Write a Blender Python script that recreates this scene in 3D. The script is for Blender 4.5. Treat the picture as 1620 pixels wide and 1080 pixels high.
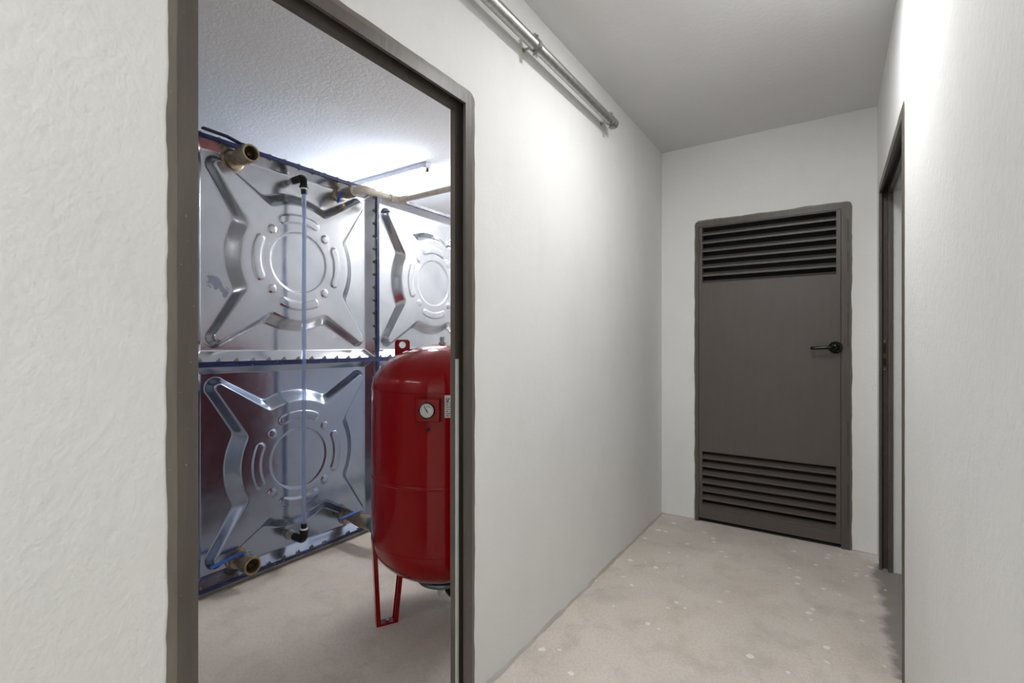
import bpy, math, random
import numpy as np
from mathutils import Vector, Matrix

random.seed(7)
for o in list(bpy.data.objects):
    bpy.data.objects.remove(o)
SC = bpy.context.scene
COL = SC.collection

# ------------------------------------------------------------------ camera
cam_d = bpy.data.cameras.new('camera')
cam = bpy.data.objects.new('camera', cam_d)
COL.objects.link(cam)
cam_d.sensor_fit = 'HORIZONTAL'
cam_d.sensor_width = 36.0
cam_d.lens = 36.0 * 760.0 / 1620.0
cam_d.shift_y = 4.0 / 1620.0
cam_d.clip_start = 0.02
YAW = math.radians(33.8)
cam.location = (0, 0, 1.20)
cam.rotation_euler = (math.radians(90), 0, YAW)
SC.camera = cam

# ------------------------------------------------------------------ world, exposure
W = bpy.data.worlds.new('world')
SC.world = W
W.use_nodes = True
W.node_tree.nodes['Background'].inputs[0].default_value = (0.8, 0.85, 0.9, 1)
W.node_tree.nodes['Background'].inputs[1].default_value = 0.05
SC.view_settings.view_transform = 'Standard'
SC.view_settings.look = 'None'
SC.view_settings.gamma = 1.0
SC.view_settings.use_curve_mapping = False
SC.view_settings.exposure = 2.08
SC.cycles.diffuse_bounces = 5      # white rooms: let the light go round
SC.cycles.adaptive_threshold = 0.02

# strengths of the lamps, added fill lamps included (built further down, each in its own lamp)
CORRIDOR_LAMP = 27.0
REAR_FILL = 31.0  # added fill behind the camera
BATTEN = 30.0
FILL_BATTEN_2 = 46.0  # added fill, hidden past the vessel
FILL_BATTEN_3 = 10.0  # added fill, hidden left of the doorway

# ------------------------------------------------------------------ main measures (metres)
H = 2.55            # ceiling
XL = -1.012         # corridor left wall face
XR = 0.206          # corridor right wall face
YB = 3.42           # corridor back wall face
YF = -3.6           # corridor end behind the camera
XP = -2.51          # tank panel field plane
XFL = -2.455        # tank flange tips
PAN = 1.08
Z0T = 0.03

# ------------------------------------------------------------------ helpers
def lin(c):
    return tuple(((v / 255.0) / 12.92 if v / 255.0 <= 0.04045 else ((v / 255.0 + 0.055) / 1.055) ** 2.4) for v in c)

def tag(o, label=None, cat=None, group=None, kind=None):
    if label: o['label'] = label
    if cat: o['category'] = cat
    if group: o['group'] = group
    if kind: o['kind'] = kind
    return o

def wloc(o):
    v = Vector((0, 0, 0))
    while o is not None:
        v += o.location
        o = o.parent
    return v

def empty(name, loc, parent=None):
    o = bpy.data.objects.new(name, None)
    o.empty_display_size = 0.1
    COL.objects.link(o)
    o.location = loc
    if parent: o.parent = parent
    return o

def place(name, mesh, loc, parent=None):
    """object with (shared) mesh at world loc"""
    o = bpy.data.objects.new(name, mesh)
    COL.objects.link(o)
    if parent:
        o.parent = parent
        o.location = Vector(loc) - wloc(parent)
    else:
        o.location = loc
    return o

class MB:
    """collects geometry in world coordinates"""
    def __init__(s):
        s.v = []; s.f = []; s.sm = []
    def add(s, verts, faces, smooth=False):
        b = len(s.v)
        s.v += [tuple(p) for p in verts]
        s.f += [tuple(i + b for i in f) for f in faces]
        s.sm += [smooth] * len(faces)
        return s
    def box(s, x0, x1, y0, y1, z0, z1):
        v = [(x0, y0, z0), (x1, y0, z0), (x1, y1, z0), (x0, y1, z0), (x0, y0, z1), (x1, y0, z1), (x1, y1, z1), (x0, y1, z1)]
        return s.add(v, [(0, 3, 2, 1), (4, 5, 6, 7), (0, 1, 5, 4), (1, 2, 6, 5), (2, 3, 7, 6), (3, 0, 4, 7)])
    def obox(s, c, ax, ay, az, hx, hy, hz, bev=0.0):
        c = Vector(c); ax = Vector(ax).normalized(); ay = Vector(ay).normalized(); az = Vector(az).normalized()
        if bev <= 0:
            v = [c + ax * hx * i + ay * hy * j + az * hz * k for k in (-1, 1) for (i, j) in ((-1, -1), (1, -1), (1, 1), (-1, 1))]
            return s.add(v, [(0, 3, 2, 1), (4, 5, 6, 7), (0, 1, 5, 4), (1, 2, 6, 5), (2, 3, 7, 6), (3, 0, 4, 7)])
        # chamfered around the az rims
        rings = []
        for k, ins in ((-1, bev), (-1 + bev / hz, 0), (1 - bev / hz, 0), (1, bev)):
            rings.append([c + ax * (hx - ins) * i + ay * (hy - ins) * j + az * hz * k for (i, j) in ((-1, -1), (1, -1), (1, 1), (-1, 1))])
        v = [p for r in rings for p in r]
        f = [(3, 2, 1, 0), (12, 13, 14, 15)]
        for r in range(3):
            for q in range(4):
                f.append((r * 4 + q, r * 4 + (q + 1) % 4, (r + 1) * 4 + (q + 1) % 4, (r + 1) * 4 + q))
        return s.add(v, f)
    def lathe(s, c, axis, prof, n=32, smooth=True, ref=None):
        """prof: list of (radius, height along axis)"""
        c = Vector(c); a = Vector(axis).normalized()
        t = Vector(ref) if ref else (Vector((0, 0, 1)) if abs(a.z) < 0.9 else Vector((1, 0, 0)))
        e1 = (t - a * t.dot(a)).normalized(); e2 = a.cross(e1)
        v = []; f = []; idx = []
        for (r, h) in prof:
            if r < 1e-6:
                idx.append([len(v)]); v.append(c + a * h)
            else:
                row = []
                for k in range(n):
                    q = 2 * math.pi * k / n
                    row.append(len(v)); v.append(c + a * h + (e1 * math.cos(q) + e2 * math.sin(q)) * r)
                idx.append(row)
        for i in range(len(idx) - 1):
            A, B = idx[i], idx[i + 1]
            for k in range(n):
                k2 = (k + 1) % n
                if len(A) == 1 and len(B) == 1: continue
                if len(A) == 1: f.append((A[0], B[k2], B[k]))
                elif len(B) == 1: f.append((A[k], A[k2], B[0]))
                else: f.append((A[k], A[k2], B[k2], B[k]))
        return s.add(v, f, smooth)
    def cyl(s, p0, p1, r, n=16, r1=None, smooth=True):
        p0 = Vector(p0); p1 = Vector(p1); L = (p1 - p0).length
        r1 = r if r1 is None else r1
        b = min(r, r1) * 0.08
        return s.lathe(p0, p1 - p0, [(0, 0), (r - b, 0), (r, b), (r1, L - b), (r1 - b, L), (0, L)], n, smooth)
    def hexa(s, p0, p1, r):
        p0 = Vector(p0); p1 = Vector(p1); L = (p1 - p0).length
        return s.lathe(p0, p1 - p0, [(0, 0), (r, 0), (r, L), (0, L)], 6, False)
    def tube(s, pts, r, n=14, cap=True):
        pts = [Vector(p) for p in pts]
        rad = r if isinstance(r, (list, tuple)) else [r] * len(pts)
        v = []; f = []
        prev = None
        for i, p in enumerate(pts):
            d = (pts[min(i + 1, len(pts) - 1)] - pts[max(i - 1, 0)]).normalized()
            if prev is None:
                t = Vector((0, 0, 1)) if abs(d.z) < 0.9 else Vector((1, 0, 0))
            else:
                t = prev
            e1 = (t - d * t.dot(d)).normalized(); prev = e1
            e2 = d.cross(e1)
            for k in range(n):
                q = 2 * math.pi * k / n
                v.append(p + (e1 * math.cos(q) + e2 * math.sin(q)) * rad[i])
        for i in range(len(pts) - 1):
            for k in range(n):
                k2 = (k + 1) % n
                f.append((i * n + k, i * n + k2, (i + 1) * n + k2, (i + 1) * n + k))
        if cap:
            f.append(tuple(range(n - 1, -1, -1)))
            f.append(tuple((len(pts) - 1) * n + k for k in range(n)))
        return s.add(v, f, True)
    def prism(s, poly, off, smooth=False):
        """extrude a planar polygon (list of points) by vector off"""
        n = len(poly); off = Vector(off)
        v = [Vector(p) for p in poly] + [Vector(p) + off for p in poly]
        f = [tuple(range(n - 1, -1, -1)), tuple(range(n, 2 * n))]
        for k in range(n):
            f.append((k, (k + 1) % n, n + (k + 1) % n, n + k))
        return s.add(v, f, smooth)
    def mesh(s, name, mat, origin=(0, 0, 0)):
        me = bpy.data.meshes.new(name)
        o = Vector(origin)
        me.from_pydata([tuple(Vector(p) - o) for p in s.v], [], s.f)
        me.polygons.foreach_set('use_smooth', s.sm)
        import bmesh
        bm = bmesh.new(); bm.from_mesh(me)
        bmesh.ops.recalc_face_normals(bm, faces=bm.faces[:])
        bm.to_mesh(me); bm.free()
        if True in s.sm:
            me.set_sharp_from_angle(angle=math.radians(38))
        me.materials.append(mat)
        me.update()
        return me
    def build(s, name, mat, parent=None, origin=None):
        """world-space geometry -> object; origin (world) becomes the object's own origin"""
        base = wloc(parent) if parent else Vector((0, 0, 0))
        org = Vector(origin) if origin is not None else base
        o = bpy.data.objects.new(name, s.mesh(name, mat, org))
        COL.objects.link(o)
        if parent: o.parent = parent
        o.location = org - base
        return o

def arc(c, e1, e2, r, a0, a1, n=8):
    c = Vector(c); e1 = Vector(e1); e2 = Vector(e2)
    return [c + (e1 * math.cos(a0 + (a1 - a0) * i / n) + e2 * math.sin(a0 + (a1 - a0) * i / n)) * r for i in range(n + 1)]

# ------------------------------------------------------------------ materials
class NT:
    def __init__(s, name):
        s.m = bpy.data.materials.new(name); s.m.use_nodes = True
        s.t = s.m.node_tree; s.b = s.t.nodes['Principled BSDF']
        s.tc = None
    def n(s, typ, **kw):
        x = s.t.nodes.new(typ)
        for k, v in kw.items(): setattr(x, k, v)
        return x
    def l(s, a, b): s.t.links.new(a, b)
    def coord(s, out='Object'):
        if s.tc is None: s.tc = s.n('ShaderNodeTexCoord')
        return s.tc.outputs[out]
    def mapping(s, scale=(1, 1, 1), loc=(0, 0, 0), rot=(0, 0, 0)):
        m = s.n('ShaderNodeMapping'); s.l(s.coord(), m.inputs[0])
        m.inputs['Scale'].default_value = scale; m.inputs['Location'].default_value = loc; m.inputs['Rotation'].default_value = rot
        return m.outputs[0]
    def noise(s, scale, detail=4, rough=0.55, vec=None, dist=0.0):
        x = s.n('ShaderNodeTexNoise'); x.inputs['Scale'].default_value = scale
        x.inputs['Detail'].default_value = detail; x.inputs['Roughness'].default_value = rough
        x.inputs['Distortion'].default_value = dist
        s.l(vec if vec is not None else s.coord(), x.inputs['Vector'])
        return x.outputs['Fac']
    def ramp(s, fac, stops):
        r = s.n('ShaderNodeValToRGB'); s.l(fac, r.inputs[0])
        e = r.color_ramp.elements
        while len(e) < len(stops): e.new(0.5)
        for q, (p, c) in zip(e, stops):
            q.position = p; q.color = (c, c, c, 1) if not isinstance(c, (tuple, list)) else (*c, 1)
        return r.outputs[0]
    def mix(s, fac, a, b, blend='MIX'):
        x = s.n('ShaderNodeMix', data_type='RGBA', blend_type=blend)
        for inp, val in ((x.inputs[0], fac), (x.inputs[6], a), (x.inputs[7], b)):
            if isinstance(val, (int, float)): inp.default_value = val
            elif isinstance(val, (tuple, list)): inp.default_value = (*val, 1)
            else: s.l(val, inp)
        return x.outputs[2]
    def math(s, op, a, b=0.0, c=0.0):
        x = s.n('ShaderNodeMath', operation=op)
        for inp, val in zip(x.inputs, (a, b, c)):
            if isinstance(val, (int, float)): inp.default_value = val
            else: s.l(val, inp)
        return x.outputs[0]
    def bump(s, h, dist, strength=1.0, prev=None):
        x = s.n('ShaderNodeBump'); x.inputs['Strength'].default_value = strength
        x.inputs['Distance'].default_value = dist
        s.l(h, x.inputs['Height'])
        if prev is not None: s.l(prev, x.inputs['Normal'])
        return x.outputs[0]
    def set(s, **kw):
        for k, v in kw.items():
            k = k.replace('_', ' ')
            inp = s.b.inputs[k]
            if isinstance(v, (int, float)): inp.default_value = v
            elif isinstance(v, (tuple, list)): inp.default_value = (*v, 1) if len(v) == 3 else v
            else: s.l(v, inp)
        return s

def m_simple(name, rgb, rough=0.5, metal=0.0, var=0.12, scale=30, bump=0.0, coat=0.0, spec=0.5):
    t = NT(name)
    c = lin(rgb)
    d = tuple(x * (1 - var) for x in c); e = tuple(min(1, x * (1 + var)) for x in c)
    n = t.noise(scale, 4)
    t.set(Base_Color=t.mix(t.ramp(n, [(0.3, 0.0), (0.7, 1.0)]), d, e), Roughness=rough, Metallic=metal)
    t.b.inputs['Coat Weight'].default_value = coat
    t.b.inputs['Specular IOR Level'].default_value = spec
    if bump: t.set(Normal=t.bump(n, bump))
    return t.m

def m_plaster(name, rgb, grain=0.0022, dirt=0.5):
    t = NT(name)
    c = lin(rgb)
    big = t.noise(1.1, 1)
    med = t.noise(5.0, 3, 0.6, t.mapping((1, 1, 0.55)))
    col = t.mix(t.ramp(big, [(0.35, 0.0), (0.65, 1.0)]), tuple(x * 0.95 for x in c), c)
    col = t.mix(t.math('MULTIPLY', t.ramp(med, [(0.52, 0.0), (0.78, 1.0)]), 0.3 * dirt), col, tuple(x * 0.72 for x in c))
    # trowel strokes and grit
    stroke = t.noise(48, 2, 0.6, t.mapping((1.0, 1.0, 0.7), rot=(0.6, 0, 0)), 0.2)
    grit = t.noise(140, 1, 0.6)
    n3 = t.bump(t.math('ADD', t.math('MULTIPLY', stroke, 3.4), grit), grain * 0.27, 0.9)
    t.set(Base_Color=col, Roughness=0.82, Normal=n3)
    t.b.inputs['Specular IOR Level'].default_value = 0.3
    return t.m

def m_floor():
    t = NT('concrete_floor')
    a = t.noise(1.4, 3, 0.6, None, 0.4)
    b = t.noise(6.0, 4, 0.65, None, 0.3)
    col = t.mix(t.ramp(a, [(0.3, 0.0), (0.72, 1.0)]), lin((204, 196, 187)), lin((224, 216, 206)))
    col = t.mix(t.math('MULTIPLY', t.ramp(b, [(0.5, 0.0), (0.72, 1.0)]), 0.55), col, lin((182, 175, 168)))
    tan = t.noise(2.6, 3, 0.5, t.mapping(loc=(4.1, 2.2, 0)))
    col = t.mix(t.math('MULTIPLY', t.ramp(tan, [(0.52, 0.0), (0.7, 1.0)]), 0.25), col, lin((206, 190, 168)))
    fine = t.noise(90, 2, 0.7)
    col = t.mix(t.math('MULTIPLY', t.ramp(fine, [(0.3, 1.0), (0.55, 0.0)]), 0.22), col, lin((140, 131, 122)))
    # dark grey patch in the side doorway, ragged edge
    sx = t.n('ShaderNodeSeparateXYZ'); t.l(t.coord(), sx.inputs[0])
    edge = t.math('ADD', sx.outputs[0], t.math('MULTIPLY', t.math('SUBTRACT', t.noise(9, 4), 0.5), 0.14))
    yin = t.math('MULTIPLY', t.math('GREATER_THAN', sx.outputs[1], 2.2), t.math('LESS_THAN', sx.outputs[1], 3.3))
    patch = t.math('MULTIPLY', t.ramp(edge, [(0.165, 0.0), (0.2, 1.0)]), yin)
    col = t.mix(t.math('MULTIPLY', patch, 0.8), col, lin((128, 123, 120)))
    # splashes of white wall paint
    wn = t.n('ShaderNodeVectorMath', operation='ADD'); t.l(t.coord(), wn.inputs[0])
    nz = t.n('ShaderNodeTexNoise'); nz.inputs['Scale'].default_value = 60; t.l(t.coord(), nz.inputs['Vector'])
    sc = t.n('ShaderNodeVectorMath', operation='SCALE'); t.l(nz.outputs['Color'], sc.inputs[0]); sc.inputs['Scale'].default_value = 0.018
    t.l(sc.outputs[0], wn.inputs[1])
    masks = None
    for scale, thr, ch in ((17.0, 0.26, 0.52), (8.0, 0.17, 0.55)):
        vo = t.n('ShaderNodeTexVoronoi'); vo.inputs['Scale'].default_value = scale; vo.inputs['Randomness'].default_value = 1.0
        t.l(wn.outputs[0], vo.inputs['Vector'])
        sep = t.n('ShaderNodeSeparateColor'); t.l(vo.outputs['Color'], sep.inputs[0])
        on = t.math('GREATER_THAN', sep.outputs[0], ch)
        size = t.math('MULTIPLY', sep.outputs[1], thr)
        mk = t.math('MULTIPLY', t.math('LESS_THAN', vo.outputs['Distance'], size), on)
        masks = mk if masks is None else t.math('MAXIMUM', masks, mk)
    dens = t.ramp(t.noise(1.7, 2, 0.5, t.mapping(loc=(1.3, 0.4, 0))), [(0.36, 0.0), (0.46, 1.0)])
    incor = t.math('GREATER_THAN', sx.outputs[0], -1.05)
    masks = t.math('MULTIPLY', masks, t.math('MULTIPLY', dens, t.math('ADD', t.math('MULTIPLY', incor, 0.75), 0.1)))
    col = t.mix(masks, col, lin((240, 238, 232)))
    n2 = t.bump(t.math('ADD', t.math('MULTIPLY', b, 3.0), t.math('MULTIPLY', fine, 0.6)), 0.0014, 0.7)
    t.set(Base_Color=col, Roughness=t.ramp(b, [(0.3, 0.55), (0.7, 0.8)]), Normal=n2)
    t.b.inputs['Specular IOR Level'].default_value = 0.35
    return t.m

def m_zinc(name, stain=False, film=0.0):
    """galvanised / pressed sheet steel with faint blotches and traces of blue film"""
    t = NT(name)
    n1 = t.noise(2.2, 4, 0.6)
    n2 = t.noise(14, 5, 0.65)
    col = t.mix(t.ramp(n1, [(0.3, 0.0), (0.7, 1.0)]), lin((172, 177, 186)), lin((198, 201, 208)))
    col = t.mix(t.math('MULTIPLY', t.ramp(n2, [(0.55, 0.0), (0.75, 1.0)]), 0.22), col, lin((170, 180, 200)))
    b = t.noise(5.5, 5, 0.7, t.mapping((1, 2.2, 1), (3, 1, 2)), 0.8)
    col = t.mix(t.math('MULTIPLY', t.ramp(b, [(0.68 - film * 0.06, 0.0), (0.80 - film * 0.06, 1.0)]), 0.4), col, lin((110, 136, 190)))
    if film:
        col = t.mix(t.ramp(n1, [(0.3, 0.35 * film), (0.7, 0.65 * film)]), col, lin((104, 128, 168)))  # extra bluish tint over the whole sheet
    rough = t.ramp(n2, [(0.3, 0.16), (0.75, 0.24)])
    if stain:
        sx = t.n('ShaderNodeSeparateXYZ'); t.l(t.coord(), sx.inputs[0])
        # dull splash on the lower left of the field
        nx = t.math('ADD', sx.outputs[1], t.math('MULTIPLY', t.math('SUBTRACT', t.noise(13, 3), 0.5), 0.16))
        nz = t.math('ADD', sx.outputs[2], t.math('MULTIPLY', t.math('SUBTRACT', t.noise(13, 3, 0.5, t.mapping(loc=(5, 5, 5))), 0.5), 0.16))
        dx = t.math('MULTIPLY', t.math('ADD', nx, 0.405), 1.0)
        dz = t.math('ADD', nz, t.math('ADD', 0.17, t.math('MULTIPLY', dx, 0.5)))
        d = t.math('ADD', t.math('POWER', t.math('MULTIPLY', dx, 1.0), 2.0), t.math('POWER', t.math('MULTIPLY', dz, 1.8), 2.0))
        mk = t.ramp(t.math('SQRT', d), [(0.045, 1.0), (0.053, 0.0)])
        col = t.mix(t.math('MULTIPLY', mk, 0.85), col, lin((128, 134, 150)))
        rough = t.mix(t.math('MULTIPLY', mk, 0.6), rough, (0.42, 0.42, 0.42))
    t.set(Base_Color=col, Metallic=0.92, Roughness=rough, Normal=t.bump(n1, 0.02, 0.18))
    return t.m

def m_film():
    t = NT('blue_protective_film')
    n = t.noise(20, 5, 0.7)
    col = t.mix(t.ramp(n, [(0.35, 0.0), (0.6, 1.0)]), lin((6, 14, 44)), lin((16, 38, 104)))
    col = t.mix(t.ramp(t.noise(33, 3), [(0.66, 0.0), (0.72, 1.0)]), col, lin((150, 160, 180)))
    t.set(Base_Color=col, Roughness=0.4)
    return t.m

def m_frame(name, rgb, worn=0.35, brushed=1.0):
    t = NT(name)
    c = lin(rgb)
    n = t.noise(7, 5, 0.6, t.mapping((6, 6, 0.7)))
    col = t.mix(t.ramp(n, [(0.35, 0.0), (0.7, 1.0)]), tuple(x * (1 - .15 * brushed) for x in c), tuple(x * (1 + .12 * brushed) for x in c))
    sp = t.noise(120, 2)
    col = t.mix(t.math('MULTIPLY', t.ramp(sp, [(0.74, 0.0), (0.78, 1.0)]), worn), col, lin((190, 186, 178)))
    brush = t.noise(60, 3, 0.6, t.mapping((1, 1, 0.06)))
    t.set(Base_Color=col, Roughness=0.42, Normal=t.bump(brush, 0.0012 * brushed, 0.7))
    return t.m

def m_emit(name, rgb, strength):
    t = NT(name)
    t.set(Base_Color=(0.9, 0.9, 0.9), Emission_Color=rgb, Emission_Strength=strength, Roughness=0.4)
    n = t.noise(20, 2)
    t.set(Base_Color=t.mix(n, (0.85, 0.85, 0.85), (0.95, 0.95, 0.95)))
    return t.m

M = {}
M['wall'] = m_plaster('white_plaster', (232, 232, 230))
M['ceil'] = m_plaster('ceiling_plaster', (222, 221, 220), 0.0018, 0.4)
M['room'] = m_plaster('plant_room_plaster', (226, 226, 226), 0.0018, 0.5)
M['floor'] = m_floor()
M['cement'] = m_plaster('cement_fillet', (186, 182, 174), 0.003, 1.2)
M['frame'] = m_frame('taupe_frame_paint', (86, 80, 73))
M['brush'] = m_frame('brushed_taupe_paint', (112, 106, 96), 0.6)
M['door'] = m_frame('taupe_door_paint', (88, 81, 76), 0.1, 0.3)
M['black'] = m_simple('black_slot', (14, 13, 13), 0.7)
M['brown'] = m_simple('dark_brown_frame_paint', (74, 64, 60), 0.4)
M['plastic'] = m_simple('black_plastic', (8, 8, 12), 0.2, spec=0.35)
M['zinc'] = m_zinc('pressed_sheet_steel')
M['zinc_stain'] = m_zinc('pressed_sheet_steel_stained', True)
M['zinc_blue'] = m_zinc('pressed_sheet_steel_bluish', False, 1.0)
M['film'] = m_film()
M['bolt'] = m_simple('bolt_zinc', (150, 148, 140), 0.35, 0.9)
M['galv'] = m_simple('galvanised_pipe', (170, 170, 166), 0.32, 0.85, 0.15, 60)
M['galv_blue'] = m_simple('galvanised_flange', (120, 140, 145), 0.35, 0.8)
M['brass'] = m_simple('dull_brass', (160, 146, 124), 0.36, 0.85, 0.25, 40)
M['brass_dark'] = m_simple('tarnished_brass', (92, 78, 60), 0.45, 0.8, 0.25, 40)
M['lever'] = m_simple('blue_lever', (22, 84, 176), 0.35)
M['lever_dark'] = m_simple('dark_blue_lever', (14, 30, 58), 0.4)
M['red'] = m_simple('red_gloss_paint', (138, 0, 4), 0.15, 0.0, 0.06, 3, coat=0.25, spec=0.2)
M['ppr'] = m_simple('white_plastic_pipe', (214, 206, 194), 0.4)
M['white'] = m_simple('white_enamel', (230, 230, 230), 0.35, 0, 0.03)
M['lamp_body'] = m_simple('grey_enamel', (150, 152, 165), 0.4, 0, 0.03)
M['paper'] = m_simple('label_paper', (214, 208, 206), 0.6)
M['ink'] = m_simple('label_ink', (40, 36, 40), 0.7)
M['dial'] = m_simple('gauge_face', (206, 210, 208), 0.3)
M['needle'] = m_simple('gauge_needle', (26, 28, 30), 0.5)
M['green'] = m_simple('gauge_green_arc', (120, 176, 150), 0.5)
M['yellow'] = m_simple('yellow_plug', (150, 140, 60), 0.6)
t = NT('clear_tube')
t.set(Base_Color=t.mix(t.noise(8), lin((186, 204, 236)), lin((204, 216, 240))), Roughness=0.2, IOR=1.1)
t.b.inputs['Transmission Weight'].default_value = 0.7
t.b.inputs['Alpha'].default_value = 0.75
M['tube'] = t.m
M['lamp_c'] = m_emit('corridor_lamp_glow', (0.99, 0.99, 1.0), CORRIDOR_LAMP)
M['fill_r'] = m_emit('rear_fill_glow', (0.99, 0.99, 1.0), REAR_FILL)
M['lamp_b'] = m_emit('batten_tube_glow', (0.88, 0.93, 1.0), BATTEN)
M['fill_b3'] = m_emit('fill_tube_glow_dim', (1.0, 0.98, 0.95), FILL_BATTEN_3)
M['fill_b2'] = m_emit('fill_tube_glow_soft', (1.0, 0.98, 0.95), FILL_BATTEN_2)

# ------------------------------------------------------------------ the setting
def struct(name, mb, mat, label):
    o = mb.build(name, mat)
    return tag(o, label, None, None, 'structure')

XROOM = -4.95       # plant room far wall
YR0, YR1 = -1.60, 4.35
FT = 0.05           # door frame depth
D1 = dict(y0=0.379, y1=1.282, zt=2.045)      # plant room doorway, outer size of the frame
D3 = dict(y0=2.150, y1=3.262, zt=2.055)      # side doorway in the right wall
D2 = dict(x0=-0.790, x1=0.090, zt=2.035)     # louvred door in the back wall

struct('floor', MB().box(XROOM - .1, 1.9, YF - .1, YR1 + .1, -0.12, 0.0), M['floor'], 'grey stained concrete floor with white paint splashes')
struct('ceiling', MB().box(XL - .14, 1.9, YF - .1, YB + .3, H, H + .1), M['ceil'], 'grey white plastered corridor ceiling')
struct('ceiling_plant_room', MB().box(XROOM - .1, XL - .14, YR0 - .1, YR1 + .1, H, H + .1), M['room'], 'white ceiling of the plant room, bright above the tank')

def wall_with_door(name, sgn, xf, thick, ya, yb, d, mat, label, reveal):
    """wall whose corridor face is at xf; sgn = direction into the wall; opening d; reveal=True keeps a plaster reveal behind the frame"""
    def bx(mb, d0, d1, y0, y1, z0, z1):
        a, b = sorted((xf + sgn * d0, xf + sgn * d1))
        mb.box(a, b, y0, y1, z0, z1)
    mb = MB()
    e = 0.012
    for (d0, d1, ins) in ((0, FT, e), (FT, thick, 0.05 if reveal else -0.05)):
        bx(mb, d0, d1, ya, d['y0'] + ins, 0, H)
        bx(mb, d0, d1, d['y1'] - ins, yb, 0, H)
        bx(mb, d0, d1, d['y0'] + ins, d['y1'] - ins, d['zt'] - ins, H)
    return struct(name, mb, mat, label)

wall_with_door('wall_left', -1, XL, 0.13, YF - .1, YR1, D1, M['wall'], 'white trowelled plaster wall holding the plant room doorway', False)
wall_with_door('wall_right', 1, XR, 0.20, YF - .1, YB, D3, M['wall'], 'white plaster wall close by on the right', True)
mb = MB()
e = 0.02
mb.box(XL, D2['x0'] + e, YB, YB + .15, 0, H)
mb.box(D2['x1'] - e, 1.9, YB, YB + .15, 0, H)
mb.box(D2['x0'] + e, D2['x1'] - e, YB, YB + .15, D2['zt'] - e, H)
struct('wall_back', mb, M['wall'], 'white plaster end wall of the corridor around the louvred door')
struct('wall_front', MB().box(XL, 1.9, YF - .1, YF, 0, H), M['wall'], 'white plaster wall closing the corridor behind the viewer')
struct('wall_plant_room_far', MB().box(XROOM - .1, XROOM, YR0, YR1, 0, H), M['room'], 'white plant room wall behind the tank')
struct('wall_plant_room_near', MB().box(XROOM, XL - .13, YR0 - .1, YR0, 0, H), M['room'], 'white plant room side wall near the doorway')
struct('wall_plant_room_end', MB().box(XROOM, XL - .13, YR1, YR1 + .1, 0, H), M['room'], 'white plant room end wall')
struct('wall_side_room', MB().box(1.75, 1.85, YF, YB, 0, H).box(XR + .2, 1.75, 1.3, 1.4, 0, H), M['room'], 'white wall of the unlit side room beyond the right doorway')

# uneven cement fillets where walls meet the floor
def fillet(name, p0, p1, inward, label, seed, w=0.016, h=0.022):
    p0 = Vector(p0); p1 = Vector(p1); iv = Vector(inward); L = (p1 - p0).length
    k = max(4, int(L / 0.03)); r = random.Random(seed)
    v = []; f = []
    a = b = 0.6
    for i in range(k + 1):
        a += (r.uniform(0.15, 1.25) - a) * 0.45; b += (r.uniform(0.2, 1.2) - b) * 0.45
        p = p0 + (p1 - p0) * i / k
        ww, hh_ = w * a, h * b
        v += [p - iv * .004 - Vector((0, 0, .004)), p + iv * ww - Vector((0, 0, .003)), p + iv * ww * .55 + Vector((0, 0, hh_ * .3)), p + iv * ww * .18 + Vector((0, 0, hh_ * .7)), p - iv * .004 + Vector((0, 0, hh_))]
    for i in range(k):
        for q in range(5): f.append((i * 5 + q, i * 5 + (q + 1) % 5, i * 5 + 5 + (q + 1) % 5, i * 5 + 5 + q))
    f += [tuple(range(5)), tuple(k * 5 + q for q in range(5))]
    struct(name, MB().add(v, f, True), M['cement'], label)
fillet('trim_1', (XL, 1.29, 0), (XL, YB, 0), (1, 0, 0), 'rough grey cement fillet along the foot of the left wall', 5)
fillet('trim_2', (XL, YB, 0), (D2['x0'], YB, 0), (0, -1, 0), 'rough cement fillet left of the louvred door', 6, .014, .014)
fillet('trim_3', (D2['x1'], YB, 0), (XR, YB, 0), (0, -1, 0), 'rough cement fillet right of the louvred door', 8, .014, .014)
fillet('trim_4', (XR, 0.2, 0), (XR, D3['y0'], 0), (-1, 0, 0), 'rough cement fillet along the foot of the right wall', 9, .012, .016)

# ------------------------------------------------------------------ door frames (plant room doorway and side doorway)
def ragged(mb, path, inner_w, outer_fn, into, thick):
    """strip along a path of (point, outward normal): from -inner_w to outer_fn(i), raised by thick against 'into'"""
    n = len(path); v = []; f = []
    into = Vector(into)
    for i, (p, q) in enumerate(path):
        p = Vector(p); q = Vector(q)
        a = p - q * inner_w; b = p + q * outer_fn(i)
        v += [a - into * thick, b - into * thick * 0.6, b + into * 0.004, a + into * 0.004]
    for i in range(n - 1):
        for k in range(4):
            f.append((i * 4 + k, i * 4 + (k + 1) % 4, (i + 1) * 4 + (k + 1) % 4, (i + 1) * 4 + k))
    f.append((0, 1, 2, 3)); f.append(tuple((n - 1) * 4 + k for k in range(4)))
    mb.add(v, f)

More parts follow.
